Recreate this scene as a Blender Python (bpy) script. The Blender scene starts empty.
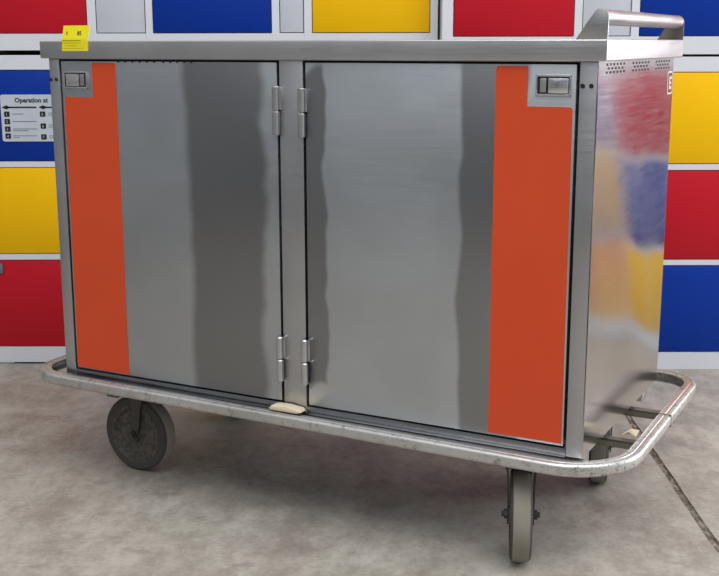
import bpy, bmesh, math, random
from mathutils import Vector, Matrix
random.seed(7)
scn = bpy.context.scene
col = scn.collection
PI = math.pi

# ------------------------------------------------------------------ helpers
def srgb(r, g, b):
    f = lambda c: c/12.92 if c <= .04045 else ((c+.055)/1.055)**2.4
    return (f(r/255), f(g/255), f(b/255), 1)

def new_mat(name):
    m = bpy.data.materials.new(name); m.use_nodes = True
    return m, m.node_tree.nodes, m.node_tree.links, m.node_tree.nodes['Principled BSDF']

class NB:                                   # tiny node builder
    def __init__(s, m): s.n = m.node_tree.nodes; s.l = m.node_tree.links
    def _in(s, sock, v):
        if hasattr(v, 'is_output'): s.l.new(v, sock)
        else: sock.default_value = v
    def math(s, op, a, b=0.0, clamp=False):
        k = s.n.new('ShaderNodeMath'); k.operation = op; k.use_clamp = clamp
        s._in(k.inputs[0], a); s._in(k.inputs[1], b); return k.outputs[0]
    def ramp(s, v, a, b, x=0.0, y=1.0):     # smooth map range
        k = s.n.new('ShaderNodeMapRange'); k.interpolation_type = 'SMOOTHSTEP'
        s._in(k.inputs[0], v); s._in(k.inputs[1], a); s._in(k.inputs[2], b); s._in(k.inputs[3], x); s._in(k.inputs[4], y)
        return k.outputs[0]
    def obj(s):
        return s.n.new('ShaderNodeTexCoord').outputs['Object']
    def scaled(s, v, sc, off=(0, 0, 0)):
        k = s.n.new('ShaderNodeMapping'); s.l.new(v, k.inputs[0]); k.inputs['Scale'].default_value = sc; k.inputs['Location'].default_value = off
        return k.outputs[0]
    def noise(s, v, scale, detail=4, rough=.55):
        k = s.n.new('ShaderNodeTexNoise'); s.l.new(v, k.inputs['Vector']); k.inputs['Scale'].default_value = scale
        k.inputs['Detail'].default_value = detail; k.inputs['Roughness'].default_value = rough
        return k.outputs['Fac']
    def mix(s, f, a, b):
        k = s.n.new('ShaderNodeMix'); k.data_type = 'RGBA'
        s._in(k.inputs[0], f); s._in(k.inputs[6], a); s._in(k.inputs[7], b); return k.outputs[2]
    def xyz(s, v):
        k = s.n.new('ShaderNodeSeparateXYZ'); s.l.new(v, k.inputs[0]); return k.outputs
    def bump(s, h, strength, dist=.001):
        k = s.n.new('ShaderNodeBump'); k.inputs['Strength'].default_value = strength; k.inputs['Distance'].default_value = dist
        s.l.new(h, k.inputs['Height']); return k.outputs[0]

def paint(name, c, rough=.5, var=.04, spec=.2):
    m, n, l, p = new_mat(name); b = NB(m)
    v = b.noise(b.obj(), 7, 3)
    dk = tuple(x*(1-var*2) for x in c[:3])+(1,)
    l.new(b.mix(v, dk, c), p.inputs['Base Color'])
    p.inputs['Roughness'].default_value = rough
    p.inputs['Specular IOR Level'].default_value = spec
    return m

def plain(name, c, rough=.5, metal=0.0):
    m, n, l, p = new_mat(name); b = NB(m)
    v = b.noise(b.obj(), 30, 3)
    dk = tuple(x*.85 for x in c[:3])+(1,)
    l.new(b.mix(v, dk, c), p.inputs['Base Color'])
    p.inputs['Roughness'].default_value = rough; p.inputs['Metallic'].default_value = metal
    return m

def steel(name, base=(.62, .63, .65), r0=.24, r1=.4, bands=None, grain=(2, 2, 60), dark=.6, rdark=.22, fb=.05):
    """brushed stainless steel; bands = [(x0, x1, z0, z1, seed)] patches of a smoother, darker finish with wavy edges"""
    m, n, l, p = new_mat(name); b = NB(m); o = b.obj()
    g = b.noise(b.scaled(o, grain), 4, 5)
    blot = b.noise(o, 3.2, 4)
    rg = b.ramp(b.math('ADD', b.math('MULTIPLY', g, .5), b.math('MULTIPLY', blot, .5)), .3, .7, r0, r1)
    c = b.mix(b.ramp(blot, .3, .75), tuple(x*.88 for x in base)+(1,), tuple(base)+(1,))
    if bands:
        s = b.xyz(o); tot = None
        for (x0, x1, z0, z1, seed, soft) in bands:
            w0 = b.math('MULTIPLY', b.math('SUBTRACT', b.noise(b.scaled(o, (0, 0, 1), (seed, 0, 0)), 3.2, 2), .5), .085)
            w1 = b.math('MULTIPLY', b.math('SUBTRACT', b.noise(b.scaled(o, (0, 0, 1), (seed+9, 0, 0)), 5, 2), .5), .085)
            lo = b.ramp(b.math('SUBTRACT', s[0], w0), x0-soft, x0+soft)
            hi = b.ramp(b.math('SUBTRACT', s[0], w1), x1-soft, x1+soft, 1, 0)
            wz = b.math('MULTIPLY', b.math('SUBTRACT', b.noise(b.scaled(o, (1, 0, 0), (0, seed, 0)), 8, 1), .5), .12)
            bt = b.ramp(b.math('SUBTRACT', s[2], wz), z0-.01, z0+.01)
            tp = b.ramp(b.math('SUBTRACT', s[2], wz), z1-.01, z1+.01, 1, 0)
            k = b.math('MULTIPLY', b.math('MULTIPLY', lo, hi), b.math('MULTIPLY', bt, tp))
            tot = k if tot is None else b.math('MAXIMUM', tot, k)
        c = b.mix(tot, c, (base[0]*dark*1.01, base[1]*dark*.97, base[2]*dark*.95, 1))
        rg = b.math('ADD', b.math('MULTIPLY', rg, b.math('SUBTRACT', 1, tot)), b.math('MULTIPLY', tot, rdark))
    l.new(c, p.inputs['Base Color']); l.new(rg, p.inputs['Roughness'])
    p.inputs['Metallic'].default_value = 1
    fine = b.noise(b.scaled(o, grain), 30, 2)
    if fb: l.new(b.bump(fine, fb, .0006), p.inputs['Normal'])
    return m

# ---- bmesh shape helpers
def box(bm, x0, x1, y0, y1, z0, z1, bev=0.0, seg=2, mi=0):
    r = bmesh.ops.create_cube(bm, size=1)
    vs = r['verts']
    for v in vs:
        v.co = Vector((x0+(v.co.x+.5)*(x1-x0), y0+(v.co.y+.5)*(y1-y0), z0+(v.co.z+.5)*(z1-z0)))
    fs = {f for v in vs for f in v.link_faces}
    for f in fs: f.material_index = mi
    if bev:
        es = list({e for v in vs for e in v.link_edges})
        bmesh.ops.bevel(bm, geom=es, offset=bev, segments=seg, affect='EDGES', profile=.5, material=mi)
    return bm

def prism(bm, pts, y0, y1, axis='y', bev=0.0, mi=0):
    """extrude a 2-D outline; axis 'y': pts are (x,z); 'x': pts are (y,z); 'z': pts are (x,y)"""
    def P(p, t):
        return {'y': (p[0], t, p[1]), 'x': (t, p[0], p[1]), 'z': (p[0], p[1], t)}[axis]
    A = [bm.verts.new(P(p, y0)) for p in pts]; B = [bm.verts.new(P(p, y1)) for p in pts]
    n = len(pts); fs = [bm.faces.new(A[::-1]), bm.faces.new(B)]
    for i in range(n): fs.append(bm.faces.new((A[i], A[(i+1) % n], B[(i+1) % n], B[i])))
    for f in fs: f.material_index = mi
    if bev:
        es = list({e for f in fs[:2] for e in f.edges})
        bmesh.ops.bevel(bm, geom=es, offset=bev, segments=2, affect='EDGES', profile=.5, material=mi)
    bmesh.ops.recalc_face_normals(bm, faces=[f for f in bm.faces])
    return bm

def lathe(bm, prof, mat=Matrix(), n=40, mi=0):
    """closed profile of (radius, height) revolved about local z, then placed by mat"""
    rings = []
    for i in range(n):
        a = 2*PI*i/n
        rings.append([bm.verts.new(mat @ Vector((r*math.cos(a), r*math.sin(a), h))) for r, h in prof])
    m = len(prof)
    for i in range(n):
        A, B = rings[i], rings[(i+1) % n]
        for j in range(m):
            k = (j+1) % m
            f = bm.faces.new((A[j], B[j], B[k], A[k])); f.material_index = mi
    bmesh.ops.remove_doubles(bm, verts=bm.verts, dist=1e-6)
    bmesh.ops.recalc_face_normals(bm, faces=bm.faces)
    return bm

def cyl(bm, p, q, r, n=20, mi=0, bev=0.0):
    p, q = Vector(p), Vector(q); d = q-p; L = d.length
    M = Matrix.Translation(p) @ d.to_track_quat('Z', 'Y').to_matrix().to_4x4()
    e = min(bev, r*.5)
    prof = [(0, 0), (r-e, 0), (r, e), (r, L-e), (r-e, L), (0, L)] if e else [(0, 0), (r, 0), (r, L), (0, L)]
    rings = []
    bot = bm.verts.new(M @ Vector((0, 0, 0))); top = bm.verts.new(M @ Vector((0, 0, L)))
    for (rr, h) in prof[1:-1]:
        rings.append([bm.verts.new(M @ Vector((rr*math.cos(2*PI*i/n), rr*math.sin(2*PI*i/n), h))) for i in range(n)])
    for i in range(n):
        k = (i+1) % n
        f = bm.faces.new((bot, rings[0][k], rings[0][i])); f.material_index = mi
        for a in range(len(rings)-1):
            f = bm.faces.new((rings[a][i], rings[a][k], rings[a+1][k], rings[a+1][i])); f.material_index = mi
        f = bm.faces.new((top, rings[-1][i], rings[-1][k])); f.material_index = mi
    return bm

def sweep(bm, path, prof, mi=0):
    """closed sweep of profile (out, z) along a closed horizontal path of (x, y, zoff)"""
    n = len(path); rings = []
    for i in range(n):
        a, b, c = Vector(path[i-1][:2]), Vector(path[i][:2]), Vector(path[(i+1) % n][:2])
        t = ((b-a).normalized()+(c-b).normalized()).normalized()
        o = Vector((t.y, -t.x))
        rings.append([bm.verts.new((b.x+o.x*u, b.y+o.y*u, path[i][2]+w)) for u, w in prof])
    m = len(prof)
    for i in range(n):
        A, B = rings[i], rings[(i+1) % n]
        for j in range(m):
            f = bm.faces.new((A[j], B[j], B[(j+1) % m], A[(j+1) % m])); f.material_index = mi
    bmesh.ops.recalc_face_normals(bm, faces=bm.faces)
    return bm

def rounded(x0, x1, y0, y1, r, n=6, skip=()):
    pts = []
    for ci, (cx, cy, a0) in enumerate(((x1-r, y1-r, 0), (x0+r, y1-r, 90), (x0+r, y0+r, 180), (x1-r, y0+r, 270))):
        for k in range(n+1):
            a = math.radians(a0+90*k/n); pts.append((cx+r*math.cos(a), cy+r*math.sin(a)))
    return pts

def text_into(bm, s, size, M, mi, font_bold=.0):
    """flat letters (raised a hair) added to bm, placed by M (local x right, y up, z out)"""
    cu = bpy.data.curves.new('t', 'FONT'); cu.body = s; cu.size = size; cu.extrude = .0003; cu.offset = font_bold
    cu.resolution_u = 3
    ob = bpy.data.objects.new('t', cu); col.objects.link(ob)
    bpy.context.view_layer.update()
    me = bpy.data.meshes.new_from_object(ob.evaluated_get(bpy.context.evaluated_depsgraph_get()))
    me.transform(M)
    k = len(bm.faces); bm.from_mesh(me); bm.faces.ensure_lookup_table()
    for f in bm.faces[k:]: f.material_index = mi
    bpy.data.objects.remove(ob); bpy.data.curves.remove(cu); bpy.data.meshes.remove(me)

OFF = {}                                       # root object -> translation applied to the vertices of its parts
def root_of(o):
    while o.parent: o = o.parent
    return o
def obj(name, bm, mats, parent=None, smooth=35, off=None):
    if parent is not None and off is None: off = OFF.get(root_of(parent).name)
    if off: bmesh.ops.translate(bm, verts=bm.verts, vec=off)
    me = bpy.data.meshes.new(name); bm.to_mesh(me); bm.free()
    for m in (mats if isinstance(mats, (list, tuple)) else [mats]): me.materials.append(m)
    if smooth:
        me.polygons.foreach_set('use_smooth', [True]*len(me.polygons))
        me.set_sharp_from_angle(angle=math.radians(smooth))
    o = bpy.data.objects.new(name, me); col.objects.link(o)
    if parent: o.parent = parent
    return o
def BM(): return bmesh.new()
def thing(name, label, cat, loc=(0, 0, 0), rz=0, group=None):
    o = bpy.data.objects.new(name, None); col.objects.link(o); o.empty_display_size = .1
    o.location = loc; o.rotation_euler = (0, 0, rz); o['label'] = label; o['category'] = cat
    if group: o['group'] = group
    return o

# ------------------------------------------------------------------ materials
WHITE = paint('white_powder_coat', srgb(214, 218, 226), .45, .02)
PANEL = paint('pale_grey_powder_coat', srgb(203, 207, 219), .45, .02)
RED = paint('red_powder_coat', srgb(188, 22, 40), .42)
BLUE = paint('blue_powder_coat', srgb(0, 50, 150), .42)
YELLOW = paint('yellow_powder_coat', srgb(244, 190, 2), .42)
ORANGE = paint('orange_film', srgb(216, 78, 40), .5, .05, .3)
BLACK = plain('recess_shade_black', srgb(22, 22, 23), .7)  # black for the shade inside door gaps and vent openings
INK = plain('black_print', srgb(24, 24, 28), .6)
GREYINK = plain('grey_print', srgb(110, 115, 125), .6)
SIGNW = plain('pale_sign_plastic', srgb(196, 204, 216), .45)
TAGY = plain('yellow_label_stock', srgb(252, 240, 24), .5)
TAGI = plain('faded_print', srgb(150, 130, 20), .6)
CREAM = plain('cream_plastic', srgb(222, 208, 182), .5)
CARD = plain('torn_card', srgb(205, 190, 160), .8)
STEEL = steel('brushed_steel', (.52, .53, .55), .28, .45)
STEEL_DARK = steel('worn_frame_steel', (.50, .50, .51), .3, .5)
HINGE = plain('hinge_steel', (.62, .62, .64, 1), .3, 1)
SILL = steel('sill_steel_dark_reflection', (.30, .31, .34), .2, .34)  # base darkened to stand in for the reflected deck and rail
SIDE = steel('side_panel_steel', (.58, .57, .575), .14, .21, grain=(2, 2, 50), fb=.0)
LIDM = steel('lid_steel', (.58, .58, .60), .3, .44)
CHROME = steel('polished_latch_steel', (.78, .79, .82), .1, .2)
BRACKET = plain('dull_bracket_steel', srgb(120, 112, 104), .5, .6)
FORK = plain('dirty_zinc_fork', srgb(88, 84, 78), .55, .6)
TREAD = plain('grey_rubber_tread', srgb(142, 136, 126), .8)
TYRE = plain('dark_rubber_tyre', srgb(74, 70, 67), .8)

def rail_material():
    m, n, l, p = new_mat('scuffed_aluminium'); b = NB(m); o = b.obj()
    s = b.noise(b.scaled(o, (14, 14, 60)), 6, 6, .7); d = b.noise(o, 40, 5, .7)
    big = b.noise(o, 2.2, 3)
    f = b.ramp(b.math('ADD', b.math('MULTIPLY', s, .45), b.math('MULTIPLY', d, .55)), .34, .5)
    pits = b.math('MULTIPLY', b.ramp(b.noise(b.scaled(o, (1, 1, 1), (5, 2, 0)), 95, 4, .6), .58, .66), b.ramp(b.xyz(o)[0], .6, .74))
    f = b.math('SUBTRACT', f, b.math('MULTIPLY', pits, .8), True)
    l.new(b.mix(f, (.22, .21, .195, 1), b.mix(b.ramp(big, .3, .7), (.47, .465, .45, 1), (.60, .595, .58, 1))), p.inputs['Base Color'])
    p.inputs['Metallic'].default_value = .75
    l.new(b.ramp(f, 0, 1, .55, .36), p.inputs['Roughness'])
    l.new(b.bump(s, .12, .001), p.inputs['Normal'])
    return m
RAIL = rail_material()

def hub_material():
    m, n, l, p = new_mat('dusty_hub'); b = NB(m); o = b.obj()
    f = b.ramp(b.noise(o, 60, 6, .75), .36, .68)
    l.new(b.mix(f, srgb(62, 59, 55), srgb(104, 99, 92)), p.inputs['Base Color'])
    p.inputs['Roughness'].default_value = .75
    return m
HUB = hub_material()

def floor_material():
    m, n, l, p = new_mat('worn_concrete'); b = NB(m); o = b.obj()
    big = b.noise(o, 1.1, 5, .6); mid = b.noise(b.scaled(o, (1.5, 1, 1), (3, 1, 0)), 4.5, 6, .65); fine = b.noise(o, 70, 5, .7)
    spots = b.noise(b.scaled(o, (1, 1.6, 1), (7, 4, 0)), 9, 3, .5)
    sm = b.noise(b.scaled(o, (1.4, .95, 1), (1, 9, 0)), 16, 7, .7)
    v = b.math('ADD', b.math('ADD', b.math('MULTIPLY', big, .3), b.math('MULTIPLY', mid, .3)), b.math('ADD', b.math('MULTIPLY', sm, .28), b.math('MULTIPLY', fine, .17)))
    c = b.mix(b.ramp(v, .40, .65), srgb(131, 125, 117), srgb(178, 173, 165))
    c = b.mix(b.ramp(spots, .62, .74, 0, .35), c, srgb(105, 96, 90))
    l.new(c, p.inputs['Base Color'])
    l.new(b.ramp(mid, .3, .7, .42, .62), p.inputs['Roughness'])
    p.inputs['Specular IOR Level'].default_value = .35
    l.new(b.bump(fine, .12, .002), p.inputs['Normal'])
    return m
FLOOR = floor_material()

def joint_material():
    m, n, l, p = new_mat('dirty_joint_sealant'); b = NB(m); o = b.obj()
    f = b.ramp(b.noise(b.scaled(o, (8, 3, 1)), 9, 5, .7), .42, .66)
    l.new(b.mix(f, srgb(84, 76, 69), srgb(150, 140, 130)), p.inputs['Base Color'])
    p.inputs['Roughness'].default_value = .9
    return m
JOINT = joint_material()

# ------------------------------------------------------------------ setting: floor, joint, back wall
YW = 4.03
JX = .848
bm = BM()
# two concrete slabs with a real groove between them
def jx(y): return JX + .012*math.sin(y*1.7+.4) + .0015*math.sin(y*9)
ys = [-7+i*.1 for i in range(130)]
Lf = [bm.verts.new((-7, y, 0)) for y in ys]; Lj = [bm.verts.new((jx(y)-.010-.002*math.sin(y*23), y, 0)) for y in ys]
Rj = [bm.verts.new((jx(y)+.010+.003*math.sin(y*31+1), y, 0)) for y in ys]; Rf = [bm.verts.new((8, y, 0)) for y in ys]
Ld = [bm.verts.new((v.co.x+.003, v.co.y, -.004)) for v in Lj]; Rd = [bm.verts.new((v.co.x-.003, v.co.y, -.004)) for v in Rj]
for i in range(len(ys)-1):
    for A, B, mi in ((Lf, Lj, 0), (Lj, Ld, 1), (Ld, Rd, 1), (Rd, Rj, 1), (Rj, Rf, 0)):
        f = bm.faces.new((A[i], B[i], B[i+1], A[i+1])); f.material_index = mi
floor = obj('floor', bm, [FLOOR, JOINT], smooth=0); floor['kind'] = 'structure'
bm = BM(); box(bm, -7, 2.7, 4.62, 4.72, 0, 4.2)  # right end cut short so the added side lamp is not blocked
w = obj('wall_back', bm, paint('pale_wall_paint', srgb(200, 200, 198), .7)); w['kind'] = 'structure'

HALL = paint('added_wall_paint', srgb(172, 174, 176), .8)  # unseen walls added to darken reflections in the trolley's front steel
bm = BM(); box(bm, -7.1, -7, -7.1, 4.72, 0, 4.2); w = obj('added_wall_left', bm, HALL); w['kind'] = 'structure'
bm = BM(); box(bm, -7, 8, -7.1, -7, 0, 4.2); w = obj('added_wall_front', bm, HALL); w['kind'] = 'structure'
# ------------------------------------------------------------------ parcel lockers
def locker(label, x0, x1, z0, z1, Y, cols, rows, paints, feet=0.0, extra=None):
    """cols = [(a, b, 'door'|'panel')]; rows = [(z, z)]; paints[col][row] materials from the bottom up"""
    t = thing('parcel_locker', label, 'locker', ((x0+x1)/2, Y+.28, 0), 0, 'white framed parcel lockers along the back wall')
    off = (-(x0+x1)/2, -(Y+.28), 0)
    OFF[t.name] = off
    D = .03
    bm = BM()
    box(bm, x0, x1, Y+D, Y+.55, z0, z1)
    xs = [x0]; ed = []
    for (a, b, k) in cols: ed += [(xs[-1], a)]; xs.append(b)
    ed.append((xs[-1], x1))
    for a, b in ed: box(bm, a, b, Y, Y+D+.001, z0, z1, .0012, 1)
    for (a, b, k) in cols:
        rr = rows if k == 'door' else [(rows[0][0], rows[-1][1])]
        zz = z0
        for (p, q) in rr: box(bm, a-.002, b+.002, Y+.0004, Y+D+.001, zz, p, .0012, 1); zz = q
        box(bm, a-.002, b+.002, Y+.0004, Y+D+.001, zz, z1, .0012, 1)
    obj('frame', bm, WHITE, t)
    doors = {}
    di = 0
    for (a, b, k) in cols:
        if k == 'panel':
            bm = BM(); box(bm, a+.003, b-.003, Y+.003, Y+D-.002, rows[0][0]+.003, rows[-1][1]-.003, .002, 2)
            obj('filler_panel', bm, PANEL, t)
            continue
        for ri, (p, q) in enumerate(rows):
            bm = BM(); box(bm, a+.0025, b-.0025, Y-.002, Y+D-.003, p+.0025, q-.0025, .002, 2)
            m = paints[di][ri]
            o = obj('locker_door', bm, m, t)
            o['label'] = {RED.name: 'red locker door', BLUE.name: 'blue locker door', YELLOW.name: 'yellow locker door'}[m.name]
            doors[(di, ri)] = o
        di += 1
    if feet:
        for (a, b) in ((x0+.03, x0+.135), (x1-.135, x1-.03)):
            bm = BM(); box(bm, a, b, Y+.004, Y+.09, 0, feet+.002, .003)
            obj('foot', bm, WHITE, t)
    return t, doors

R_, B_, Y_ = RED, BLUE, YELLOW
YL, YR = 4.05, 3.955
def L(x): return x*YL/4.03
def R(x): return x*YR/4.03
colsL = [(L(-1.352), L(-.935), 'door'), (L(-.906), L(-.734), 'panel'), (L(-.71), L(-.30), 'door'), (L(-.274), L(-.189), 'panel'), (L(-.162), L(.245), 'door')]
rowsLL = [(.066, .389), (.411, .723), (.744, 1.063)]
rowsLU = [(1.186, 1.500), (1.522, 1.834), (1.855, 2.17)]
lowL, dl = locker('lower white locker with blue, yellow and red doors, left of the trolley', L(-1.40), L(.2715), .006, 1.113, YL, colsL, rowsLL,
       [[R_, Y_, B_], [Y_, B_, R_], [B_, R_, Y_]], feet=.006)
upL, _ = locker('upper white locker with red, blue and yellow doors above the trolley lid', L(-1.40), L(.2715), 1.129, 2.22, YL, colsL, rowsLU,
       [[R_, B_, Y_], [B_, Y_, R_], [Y_, R_, B_]])
colsLL = [(L(-1.95), L(-1.535), 'door'), (L(-2.39), L(-1.98), 'door')][::-1]
locker('lower white locker at the far left end of the row', L(-2.42), L(-1.413), .006, 1.113, YL, colsLL, rowsLL, [[B_, R_, Y_], [Y_, B_, R_]], feet=.006)
locker('upper white locker at the far left end of the row', L(-2.42), L(-1.413), 1.129, 2.22, YL, colsLL, rowsLU, [[Y_, R_, B_], [B_, Y_, R_]])
colsR = [(R(.324), R(.741), 'door'), (R(.768), R(.937), 'panel'), (R(.965), R(1.382), 'door'), (R(1.405), R(1.575), 'panel'), (R(1.60), R(2.03), 'door')]
rowsRL = [(.066, .383), (.403, .719), (.740, 1.054)]
rowsRU = [(1.1722, 1.487), (1.509, 1.821), (1.842, 2.157)]
locker('lower white locker with yellow, red and blue doors, right of the trolley', R(.286), R(2.058), .0, 1.1045, YR, colsR, rowsRL,
       [[R_, B_, Y_], [B_, R_, Y_], [Y_, B_, R_]])
locker('upper white locker with red and blue doors behind the trolley handle', R(.286), R(2.058), 1.1125, 2.207, YR, colsR, rowsRU,
       [[R_, Y_, B_], [B_, R_, Y_], [R_, Y_, B_]])
colsRR = [(R(2.10), R(2.52), 'door')]
locker('narrow lower locker at the far right, mirrored in the side of the trolley', R(2.07), R(2.55), .0, 1.1045, YR, colsRR, rowsRL, [[R_, Y_, B_]])
locker('narrow upper locker at the far right end of the row', R(2.07), R(2.55), 1.1125, 2.207, YR, colsRR, rowsRU, [[R_, B_, R_]])

# the printed instruction sign on the blue door (sub-part of the door)
def sign():
    k = YL/1141.0
    def X(px): return L(px*0.00352-1.2545)            # measured on the wall
    def Z(py): return 1.063-(py-70)*.003468
    Yf = YL-.002
    bm = BM()
    x0, x1, z0, z1 = X(1), X(84), Z(141.5), Z(94.5)
    prism(bm, rounded(x0, x1, z0, z1, .008), Yf-.0025, Yf-.0002, 'y', 0, 0)
    F = Yf-.0026
    def M(px, py): return Matrix.Translation((X(px), F, Z(py))) @ Matrix.Rotation(PI/2, 4, 'X')
    def bar(pa, pb, ya, yb, mi): box(bm, X(pa), X(pb), F-.0003, F+.0002, Z(yb), Z(ya), mi=mi)
    text_into(bm, 'Operation at', .0222, M(15.2, 102.2), 1, .0007)
    for a, b in ((2, 36.5), (38.5, 80)):
        bar(a+5, b, 106.4, 108, 1)
        prism(bm, [(X(a), Z(107.2)), (X(a+4.5), Z(105.1)), (X(a+9), Z(107.2)), (X(a+4.5), Z(109.3))], F-.0003, F+.0002, 'y', 0, 1)
    for i, py in enumerate((114, 121.5, 129, 136)):
        prism(bm, rounded(X(4), X(9.5), Z(py+2.7), Z(py-2.7), .003, 3), F-.0003, F+.0002, 'y', 0, 1)
        text_into(bm, str(i+1), .013, Matrix.Translation((X(5.5), F-.0004, Z(py+1.4))) @ Matrix.Rotation(PI/2, 4, 'X'), 0)
        bar(12, 23 if i == 0 else 36, py-.5, py+.2, 2)
        if i in (2, 3): bar(12, 27 if i == 2 else 18, py+1.3, py+2, 2)
    for i, py in enumerate((114, 126, 137)):
        prism(bm, rounded(X(39.5), X(45), Z(py+2.7), Z(py-2.7), .003, 3), F-.0003, F+.0002, 'y', 0, 1)
        text_into(bm, str(i+5), .013, Matrix.Translation((X(41), F-.0004, Z(py+1.4))) @ Matrix.Rotation(PI/2, 4, 'X'), 0)
        bar(47.5, 72, py-1.4, py-.7, 2); bar(47.5, 66, py+.6, py+1.3, 2)
    o = obj('instruction_sign', bm, [SIGNW, INK, GREYINK], dl[(0, 2)]); o['label'] = 'white printed instruction sign on the blue door'
sign()
# black number plate on the red door, cut by the frame edge
bm = BM(); xx = L(-1.289)
box(bm, xx-.03, xx+.009, YL-.005, YL-.0015, .338, .380, .002)
text_into(bm, '8', .04, Matrix.Translation((xx-.022, YL-.0053, .345)) @ Matrix.Rotation(PI/2, 4, 'X'), 1)
obj('number_plate', bm, [INK, GREYINK], dl[(0, 0)])

# ------------------------------------------------------------------ the trolley
YAW = .4808
CX, CY = .4751, 2.3070
W, DP = 1.429, .6696
ZB, ZL0, ZL1 = .281, 1.115, 1.158
ca, cb = -W/2, DP/2
loc = (CX+ca*math.cos(YAW)+cb*math.sin(YAW), CY-ca*math.sin(YAW)+cb*math.cos(YAW), 0)
cart = thing('tray_trolley', 'stainless steel two-door tray trolley with orange strips and bumper rail on four casters', 'trolley', loc, -YAW)
OFF[cart.name] = (-ca, -cb, 0)
ox, oz = -ca, 0

# cabinet carcass: posts, mullion, bottom rail, back, left side, deck
bm = BM()
for (a, b) in ((-W, -1.3955), (-.7425, -.6795), (-.0375, -.0012)):
    box(bm, a, b, 0, .03, ZB, ZL0+.002, .0022)
box(bm, -W+.001, -.001, .0012, .03, 1.1135, ZL0+.004)
box(bm, -W, -W+.02, .02, DP, ZB, ZL0+.002, .002)
box(bm, -W, -.002, DP-.02, DP-.001, ZB, ZL0+.002, .002)
box(bm, -W, -.004, .02, DP-.004, ZB, ZB+.03)
box(bm, -.03, -.010, .031, DP-.004, ZB, ZL0)
obj('carcass', bm, STEEL, cart)

bm = BM(); box(bm, -W+.0335, -.0375, .0008, .03, ZB-.004, .2985, .0028, 2)
obj('sill', bm, SILL, cart)
# added black sheet standing in for the shade in the door gaps
bm = BM(); box(bm, -W+.025, -.03, .021, .027, .297, 1.114)
obj('gap_shade_sheet', bm, BLACK, cart)

# right side panel: one sheet with a folded front edge and a slight bulge
bm = BM()
nb, nz = 40, 40
def bulge(tb, tz):
    belly = .006*(1-tz)*tz*2.4 + .004*(1-tz)
    sw = math.sin(PI*tz)**.7 if 0 < tz < 1 else 0
    lean = .0040*math.exp(-((tb-.12-.72*(1-tz))/.20)**2)*sw
    return (belly+lean)*min(1, (1-tz)*10) - .0045*min(1, (1-tz)*3)
def sheet(dx): return [[bm.verts.new((bulge(i/nb, j/nz)+dx, .002+(DP-.002)*i/nb, ZB+(ZL0-ZB)*j/nz)) for j in range(nz+1)] for i in range(nb+1)]
SO, SI = sheet(0), sheet(-.0015)
for T in (SO, SI):
    for i in range(nb):
        for j in range(nz): bm.faces.new((T[i][j], T[i+1][j], T[i+1][j+1], T[i][j+1]))
edge = [(i, 0) for i in range(nb)] + [(nb, j) for j in range(nz)] + [(i, nz) for i in range(nb, 0, -1)] + [(0, j) for j in range(nz, 0, -1)]
for (p, q), (u, v) in zip(edge, edge[1:]+edge[:1]): bm.faces.new((SO[p][q], SO[u][v], SI[u][v], SI[p][q]))
bmesh.ops.recalc_face_normals(bm, faces=bm.faces)
def skin(y, z): return bulge((y-.002)/(DP-.002), (z-ZB)/(ZL0-ZB))
side = obj('side_panel', bm, SIDE, cart, smooth=50)
# three groups of vent holes
for (g0, g1) in ((.056, .205), (.266, .418), (.480, .628)):
    bm = BM()
    for r_, z in enumerate((1.1095, 1.1015, 1.0935)):
        n = 6 if r_ != 1 else 5
        for i in range(n):
            t = (i+(.5 if r_ == 1 else 0)+.3)/5.6
            y = g0+(g1-g0)*t
            prism(bm, rounded(y-.0072, y+.0072, z-.0045, z+.0005, .0024, 3), skin(y, z)-.0008, skin(y, z)+.0003, 'x')
    obj('vent_holes', bm, BLACK, side)
# sticker near the rear top corner of the side panel
bm = BM(); sk = skin(.638, 1.054)
prism(bm, rounded(.613, .664, 1.026, 1.082, .008), sk-.0006, sk+.0006, 'x', 0, 0)
prism(bm, rounded(.617, .660, 1.030, 1.078, .006), sk, sk+.0008, 'x', 0, 1)
prism(bm, rounded(.622, .655, 1.035, 1.073, .004), sk, sk+.001, 'x', 0, 2)
for (y0, y1, z0, z1) in ((.626, .632, 1.039, 1.069), (.626, .651, 1.063, 1.069), (.626, .647, 1.051, 1.057), (.626, .651, 1.039, 1.045)):
    box(bm, sk, sk+.0012, y0, y1, z0, z1, mi=0)
o = obj('sticker', bm, [plain('sticker_white', srgb(232, 222, 222), .5), INK, plain('sticker_red', srgb(150, 50, 50), .5)], side)
o['label'] = 'small black-bordered sticker'

# lid
bm = BM(); box(bm, -W-.019, .019, -.0103, DP+.0103, ZL0, ZL1, .003, 3)
lid = obj('lid', bm, LIDM, cart)
# small vent slots under the lid edge, above the left door
bm = BM()
for (g0, g1, n) in ((-1.205, -1.095, 6), (-1.068, -.985, 5)):
    for i in range(n):
        a = g0+(g1-g0)*i/(n-1)
        cyl(bm, (a, -.0006, 1.1095), (a, .0006, 1.1095), .0038, 12)
topvent = bm

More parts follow.
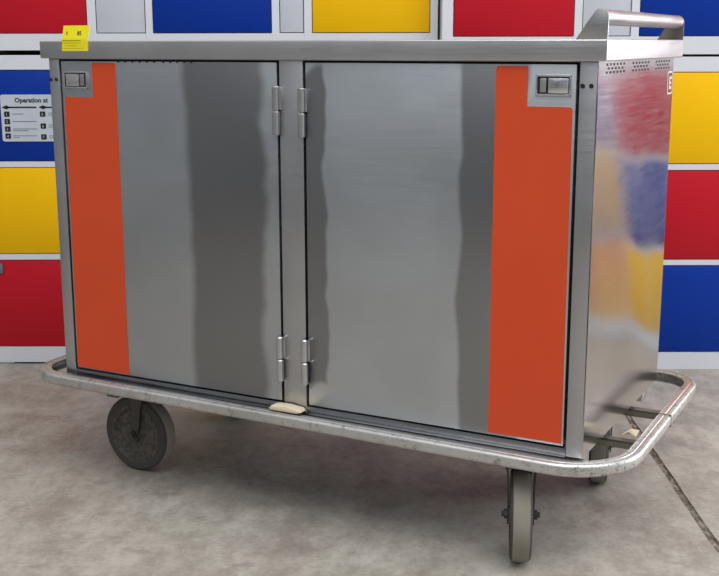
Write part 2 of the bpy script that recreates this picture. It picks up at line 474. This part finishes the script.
# yellow label folded over the lid edge
bm = BM()
pr = []
for (t, y, z) in ((0, -.0112, 1.1335), (0, -.0114, 1.150), (0, -.0125, 1.160), (0, -.0115, 1.166), (0, -.0085, 1.180), (0, -.0065, 1.1955)):
    pr.append((y, z))
outl = pr + [(y+.001, z+.0002) for y, z in pr[::-1]]
prism(bm, outl, -1.373, -1.2895, 'x', 0, 0)
for v in bm.verts:
    v.co.x += .0055*(v.co.z-1.133)/.062
def on_label(a, z):
    y = -.0115+(z-1.166)*.19 - .0003
    return Matrix.Translation((a, y, z)) @ Matrix.Rotation(PI/2-.18, 4, 'X')
text_into(bm, 'K', .012, on_label(-1.358, 1.173), 1)
text_into(bm, '85', .0145, on_label(-1.322, 1.172), 2)
box(bm, -1.371, -1.31, -.0130, -.0123, 1.1588, 1.1598, mi=1)
box(bm, -1.371, -1.31, -.0118, -.0111, 1.1525, 1.1535, mi=1)
box(bm, -1.355, -1.325, -.0116, -.0109, 1.146, 1.1468, mi=1)
box(bm, -1.371, -1.305, -.0114, -.0107, 1.1395, 1.1402, mi=1)
o = obj('inventory_label', bm, [TAGY, TAGI, INK], lid); o['label'] = 'yellow paper inventory label folded over the lid edge'

# doors
Lx = lambda a: a+ox
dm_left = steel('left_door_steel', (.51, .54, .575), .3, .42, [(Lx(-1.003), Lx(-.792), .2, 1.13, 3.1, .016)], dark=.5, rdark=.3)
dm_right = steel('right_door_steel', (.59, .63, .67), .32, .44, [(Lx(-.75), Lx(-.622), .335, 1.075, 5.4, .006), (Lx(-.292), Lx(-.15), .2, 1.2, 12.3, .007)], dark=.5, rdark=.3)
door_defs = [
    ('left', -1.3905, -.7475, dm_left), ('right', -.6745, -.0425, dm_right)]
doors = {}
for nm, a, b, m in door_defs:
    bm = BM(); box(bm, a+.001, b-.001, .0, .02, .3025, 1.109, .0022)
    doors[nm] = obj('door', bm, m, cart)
    doors[nm]['label'] = 'door with the orange strip along its %s edge' % nm
obj('vent_slots', topvent, BLACK, doors['left'])
# orange strips with a notch for the latch
r = .007
def arc(cx, cz, rr, a0, a1, n=4): return [(cx+rr*math.cos(math.radians(a0+(a1-a0)*k/n)), cz+rr*math.sin(math.radians(a0+(a1-a0)*k/n))) for k in range(n+1)]
pl = [(-1.386, .306), (-1.2145, .306)] + arc(-1.2145-r, 1.105-r, r, 0, 90) + arc(-1.289+.003, 1.105-.003, .003, 90, 180) + [(-1.289, 1.0195)] + arc(-1.382+.004, 1.0195-.004, .004, 90, 180)
bm = BM(); prism(bm, pl, -.0006, .0004, 'y'); obj('orange_strip', bm, ORANGE, doors['left'])
pl = [(-.2155, .308), (-.047, .308)] + arc(-.049-r, 1.0235-r, r, 0, 90) + [(-.1455, 1.0235)] + arc(-.1455-.004, 1.105-.004, .004, 0, 90) + arc(-.2155+r, 1.105-r, r, 90, 180)
bm = BM(); prism(bm, pl, -.0006, .0004, 'y'); obj('orange_strip', bm, ORANGE, doors['right'])

# paddle latches: raised rim, dark well, paddle
def latch(door, a0, a1, z0, z1, flip):
    bm = BM()
    rw = .004
    box(bm, a0, a1, -.004, .0005, z1-rw, z1, .001); box(bm, a0, a1, -.004, .0005, z0, z0+rw, .001)
    box(bm, a0, a0+rw, -.004, .0005, z0, z1, .001); box(bm, a1-rw, a1, -.004, .0005, z0, z1, .001)
    box(bm, a0+.001, a1-.001, -.0009, .0003, z0+.001, z1-.001, mi=1)
    l = obj('latch', bm, [CHROME, INK], door)
    w_ = a1-a0
    s0, s1 = (a0+w_*.34, a1-.006)
    bm = BM()
    def mir(x): return (a0+a1-x) if flip else x
    pts = [(mir(s0), -.001), (mir(s0+.003), -.008), (mir(s1-.016), -.010), (mir(s1-.004), -.0055), (mir(s1), -.001)]
    if flip: pts = pts[::-1]
    prism(bm, pts, z0+.0055, z1-.0065, 'z', .0008)
    obj('paddle', bm, CHROME, l)
    bm = BM()
    q0, q1 = sorted((mir(a0+w_*.12), mir(a0+w_*.3)))
    box(bm, q0, q1, -.0035, -.0005, z0+.007, z1-.007, .0012)
    obj('lock_tab', bm, STEEL_DARK, l)
    return l
latch(doors['left'], -1.3805, -1.304, 1.041, 1.0835, True)
latch(doors['right'], -.128, -.053, 1.0455, 1.088, False)
# keeper bolt heads on the posts
for a in (-1.4255, -1.4065, -.0305, -.0125):
    bm = BM(); cyl(bm, (a, -.0025, 1.0625 if a < -1 else 1.0665), (a, .001, 1.0625 if a < -1 else 1.0665), .0048, 14, bev=.001)
    obj('bolt_head', bm, plain('dark_bolt', srgb(60, 60, 62), .4, .8) if 'dark_bolt' not in bpy.data.materials else bpy.data.materials['dark_bolt'], cart)

# barrel hinges on the centre post
def hinge_bm():
    bm = BM()
    cyl(bm, (0, -.008, .001), (0, -.008, .0555), .0088, 20, bev=.002)
    cyl(bm, (0, -.008, -.0555), (0, -.008, -.001), .0088, 20, bev=.002)
    cyl(bm, (0, -.008, -.057), (0, -.008, .057), .005, 12)
    box(bm, -.012, .0, -.004, .0005, -.054, -.002, .0008)
    box(bm, .0, .012, -.004, .0005, .002, .054, .0008)
    bmesh.ops.recalc_face_normals(bm, faces=bm.faces)
    return bm
h0 = obj('hinge', hinge_bm(), HINGE, cart, off=(0, 0, 0))
sp = [(-.747, 1.000), (-.747, .4095), (-.679, .997), (-.679, .410)]
for i, (a, z) in enumerate(sp):
    h = h0 if i == 0 else h0.copy()
    if i: col.objects.link(h); h.parent = cart
    h.location = (a-ca, -cb, z)

# push handle: two shaped plates and a tube
bm = BM()
HA, HZ, HR = .003, 1.2005, .0165
pl = [(-.046, 1.157), (.019, 1.157), (.0195, HZ)] + arc(HA, HZ, HR, 0, 128, 10) + [(-.022, 1.193)]
prism(bm, pl, -.0095, -.0065, 'y', .0006); obj_h = bm
hp = obj('handle', obj_h, STEEL, cart)
bm = BM(); prism(bm, pl, DP+.003, DP+.006, 'y', .0006); obj('handle_plate', bm, BRACKET, hp)
bm = BM(); cyl(bm, (HA, -.0065, HZ), (HA, DP+.003, HZ), HR-.0008, 28); obj('grip_tube', bm, STEEL, hp)
hp['label'] = 'steel push handle across the right end'

# bumper rail
def rail_path(x0, x1, y0, y1, rs, n=12):
    """rs: corner radii front right, back right, back left, front left"""
    pts = []
    for (sx, sy, a0), r in zip(((1, 0, -90), (1, 1, 0), (0, 1, 90), (0, 0, 180)), rs):
        cx = x1-r if sx else x0+r; cy = y1-r if sy else y0+r
        for k in range(n+1):
            a = math.radians(a0+90*k/n); pts.append((cx+r*math.cos(a), cy+r*math.sin(a)))
    full = []
    for i in range(len(pts)):                 # add points on the straights
        p, q = Vector(pts[i]), Vector(pts[(i+1) % len(pts)])
        m = max(1, int((q-p).length/.1))
        for k in range(m): full.append(tuple(p.lerp(q, k/m)))
    return full
RX0, RX1, RY0, RY1 = -1.548, .100, -.046, .788
def ztop(x): return .2880-.0115*(x-RX0)/(RX1-RX0)
path = [(x, y, ztop(x)) for x, y in rail_path(RX0, RX1, RY0, RY1, (.17, .11, .12, .12))]
prof = [(-.031, -.002), (-.028, 0), (-.0165, 0), (-.0155, -.0015), (-.0125, -.0015), (-.0115, 0)] + [(-.009+.009*math.sin(math.radians(a)), -.009+.009*math.cos(math.radians(a))) for a in (0, 25, 50, 75)] + \
       [(.0, -.011), (.0, -.020)] + [(-.009+.009*math.cos(math.radians(a)), -.022-.0075*math.sin(math.radians(a))) for a in (15, 45, 75)] + [(-.020, -.0295), (-.029, -.0285), (-.030, -.0265), (-.014, -.025), (-.013, -.008), (-.029, -.006)]
bm = BM(); sweep(bm, path, prof); rail = obj('bumper_rail', bm, RAIL, cart, smooth=40)
# joint sleeve where the rail ends meet
bm = BM(); box(bm, RX1-.029, RX1+.0006, .396, .4005, ztop(RX1)-.030, ztop(RX1)+.0008, .0005); obj('rail_joint', bm, BRACKET, rail)
# cross bars that carry the rail
zb = .255
for (y0, y1) in ((.207, .235), (.447, .475)):
    bm = BM(); box(bm, RX0+.016, RX1-.016, y0, y1, zb, zb+.005, .001); box(bm, RX0+.016, RX1-.016, y0, y0+.005, zb-.012, zb+.005, .001)
    obj('cross_bar', bm, BRACKET, cart)
for a in (-1.25, -.72, -.19):
    bm = BM(); box(bm, a-.018, a+.018, RY0+.015, RY1-.015, zb-.008, zb-.0005, .001); obj('cross_bar', bm, BRACKET, cart)
# chassis beams below the cabinet
for (y0, y1) in ((.045, .095), (DP-.095, DP-.045)):
    bm = BM(); box(bm, -W+.01, -.012, y0, y1, .243, ZB+.001, .003); obj('chassis_beam', bm, STEEL_DARK, cart)
# deck lip along the front between cabinet and rail
bm = BM(); box(bm, -W-.01, .0, -.026, .02, .268, .2755, .001); obj('deck_lip', bm, STEEL_DARK, cart)
# cream plastic stop on the rail in front of the centre post
bm = BM()
pts = [(-.785, -.006), (-.778, .004), (-.765, .0075), (-.73, .0075), (-.695, .004), (-.688, -.004), (-.70, -.009), (-.775, -.009)]
prism(bm, [(a*.92-.0455, .294+z*.8) for a, z in pts], -.034, -.003, 'y', .003)
o = obj('rail_stop', bm, CREAM, cart); o['label'] = 'cream plastic stop below the centre post'

# casters
R0, WW = .106, .0235
def wheel_bm():
    bm = BM()
    M = Matrix.Rotation(PI/2, 4, 'Y')          # axle along local x
    lathe(bm, [(.080, -WW), (R0-.008, -WW), (R0-.002, -WW+.005), (R0, -WW+.011), (R0, WW-.011), (R0-.002, WW-.005), (R0-.008, WW), (.080, WW)], M, 64, 0)
    for f in bm.faces:
        c = f.calc_center_median()
        if abs(c.x) > WW-.006: f.material_index = 1
    return bm
def hub_bm():
    bm = BM(); M = Matrix.Rotation(PI/2, 4, 'Y'); w2 = WW
    lathe(bm, [(.0, -w2-.003), (.017, -w2-.003), (.02, -w2+.002), (.034, -w2+.006), (.067, -w2+.005), (.072, -w2-.001), (.0805, -w2-.001),
               (.0805, w2+.001), (.072, w2+.001), (.067, w2-.005), (.034, w2-.006), (.02, w2-.002), (.017, w2+.003), (.0, w2+.003)], M, 48, 0)
    return bm
TRAIL = .014
def fork_bm():
    """top plate, bearing and two legs that flare at the top; the wheel turns on the local z axis line at height R0"""
    bm = BM()
    t = TRAIL
    for s in (-1, 1):
        zs = [(.085, .0285, .0, .011), (.104, .0285, .0, .0125), (.13, .0285, t*.4, .0125), (.18, .0295, t*.8, .014), (.205, .031, t, .019), (.222, .0345, t, .028)]
        A, B = [], []
        for z, x, y, hw in zs:
            for lst, dx in ((A, -.0018), (B, .0018)):
                lst.append((bm.verts.new((s*(x+dx), y-hw, z)), bm.verts.new((s*(x+dx), y+hw, z))))
        for i in range(len(zs)-1):
            for T in (A, B): bm.faces.new((T[i][0], T[i][1], T[i+1][1], T[i+1][0]))
            for e in (0, 1): bm.faces.new((A[i][e], B[i][e], B[i+1][e], A[i+1][e]))
        bm.faces.new((A[0][0], A[0][1], B[0][1], B[0][0])); bm.faces.new((A[-1][0], A[-1][1], B[-1][1], B[-1][0]))
    bmesh.ops.recalc_face_normals(bm, faces=bm.faces)
    box(bm, -.037, .037, t-.032, t+.032, .2195, .2245, .002)
    cyl(bm, (0, t, .2235), (0, t, .234), .03, 28, bev=.003)
    box(bm, -.045, .045, t-.045, t+.045, .2335, .2425, .002)
    return bm
def axle_bm():
    bm = BM()
    cyl(bm, (-.034, 0, R0), (.034, 0, R0), .006, 14)
    for s in (-1, 1):
        cyl(bm, (s*.0303, 0, R0), (s*.0375, 0, R0), .011, 6); cyl(bm, (s*.0375, 0, R0), (s*.043, 0, R0), .0065, 12)
    return bm
def caster(a, b, rz, first=None):
    if first is None:
        c = obj('caster', fork_bm(), FORK, cart, off=(0, 0, 0))
        w = obj('wheel', wheel_bm(), [TREAD, TYRE], c, off=(0, 0, 0), smooth=30); w.location = (0, 0, R0)
        h = obj('hub', hub_bm(), HUB, c, off=(0, 0, 0), smooth=30); h.location = (0, 0, R0)
        obj('axle_bolt', axle_bm(), FORK, c, off=(0, 0, 0))
    else:
        c = first.copy(); col.objects.link(c); c.parent = cart
        for k in first.children:
            d = k.copy(); col.objects.link(d); d.parent = c
    c.location = (a-ca, b-cb, 0); c.rotation_euler = (0, 0, rz)
    return c
# wheel heading -y in caster space; world rotation = rz - YAW
def head(dx, dy): return math.atan2(dx, -dy)+YAW     # world direction (dx,dy) of caster -y axis
c0 = caster(-.152, .052, head(-.115, -.993))
caster(-1.273, .108, -PI/2, c0)
caster(-.125, .60, head(-.24, -.97), c0)
caster(-1.285, .62, -PI/2, c0)

# torn bit of card lying on the front cross bar
bm = BM()
pts = [(0, 0, .0), (.016, .002, .004), (.03, -.004, .012), (.027, -.018, .004), (.012, -.012, .009), (.002, -.016, .002)]
top = [bm.verts.new(p) for p in pts]; c = bm.verts.new((.016, -.008, .014))
bot = [bm.verts.new((x, y, z-.0015)) for x, y, z in pts]; cb_ = bm.verts.new((.016, -.008, .0125))
n = len(pts)
for i in range(n):
    k = (i+1) % n
    bm.faces.new((top[i], top[k], c)); bm.faces.new((bot[k], bot[i], cb_)); bm.faces.new((top[i], bot[i], bot[k], top[k]))
bmesh.ops.recalc_face_normals(bm, faces=bm.faces)
bmesh.ops.scale(bm, vec=(1.3, 1.3, 1.3), verts=bm.verts)
s = obj('card_scrap', bm, CARD, smooth=0)
s['label'] = 'torn scrap of cream card lying on the bar inside the bumper rail'; s['category'] = 'scrap'
la, lb = .026, .235
s.location = (CX+la*math.cos(YAW)+lb*math.sin(YAW), CY-la*math.sin(YAW)+lb*math.cos(YAW), .270); s.rotation_euler = (0, 0, -YAW)

# ------------------------------------------------------------------ light
wd = bpy.data.worlds.new('World'); scn.world = wd; wd.use_nodes = True
bg = wd.node_tree.nodes['Background']; bg.inputs[0].default_value = (.93, .96, 1.0, 1); bg.inputs[1].default_value = .5
def area(name, loc, target, sx, sy, power, colr=(1, 1, 1)):
    l = bpy.data.lights.new(name, 'AREA'); l.shape = 'RECTANGLE'; l.size = sx; l.size_y = sy; l.energy = power; l.color = colr
    o = bpy.data.objects.new(name, l); col.objects.link(o); o.location = loc
    o.rotation_euler = (Vector(target)-Vector(loc)).to_track_quat('-Z', 'Y').to_euler()
    return o
area('hall_roof_light', (1.0, .6, 5.0), (.6, 2.0, 0), 6, 3, 185, (1, .98, .95))
area('lid_side_fill', (5.9, 5.0, 2.0), (.9, 2.8, .9), 5, 3, 230, (1, .985, .97))  # unseen lamp added on the right to brighten the lid side

# ------------------------------------------------------------------ camera
cam = bpy.data.cameras.new('Camera'); co = bpy.data.objects.new('Camera', cam); col.objects.link(co)
F_, PITCH, ROLL = 1141.0854, .2109, -.0019
cam.sensor_fit = 'HORIZONTAL'; cam.sensor_width = 36; cam.lens = 36*F_/719
cam.clip_start = .05; cam.clip_end = 100
co.location = (0, 0, 1.15)
co.rotation_mode = 'QUATERNION'
co.rotation_quaternion = (Matrix.Rotation(PI/2-PITCH, 3, 'X') @ Matrix.Rotation(-ROLL*-1, 3, 'Z')).to_quaternion()
scn.camera = co
vs_ = scn.view_settings
vs_.view_transform = 'Standard'; vs_.look = 'None'; vs_.gamma = 1; vs_.use_curve_mapping = False; vs_.exposure = 0.53
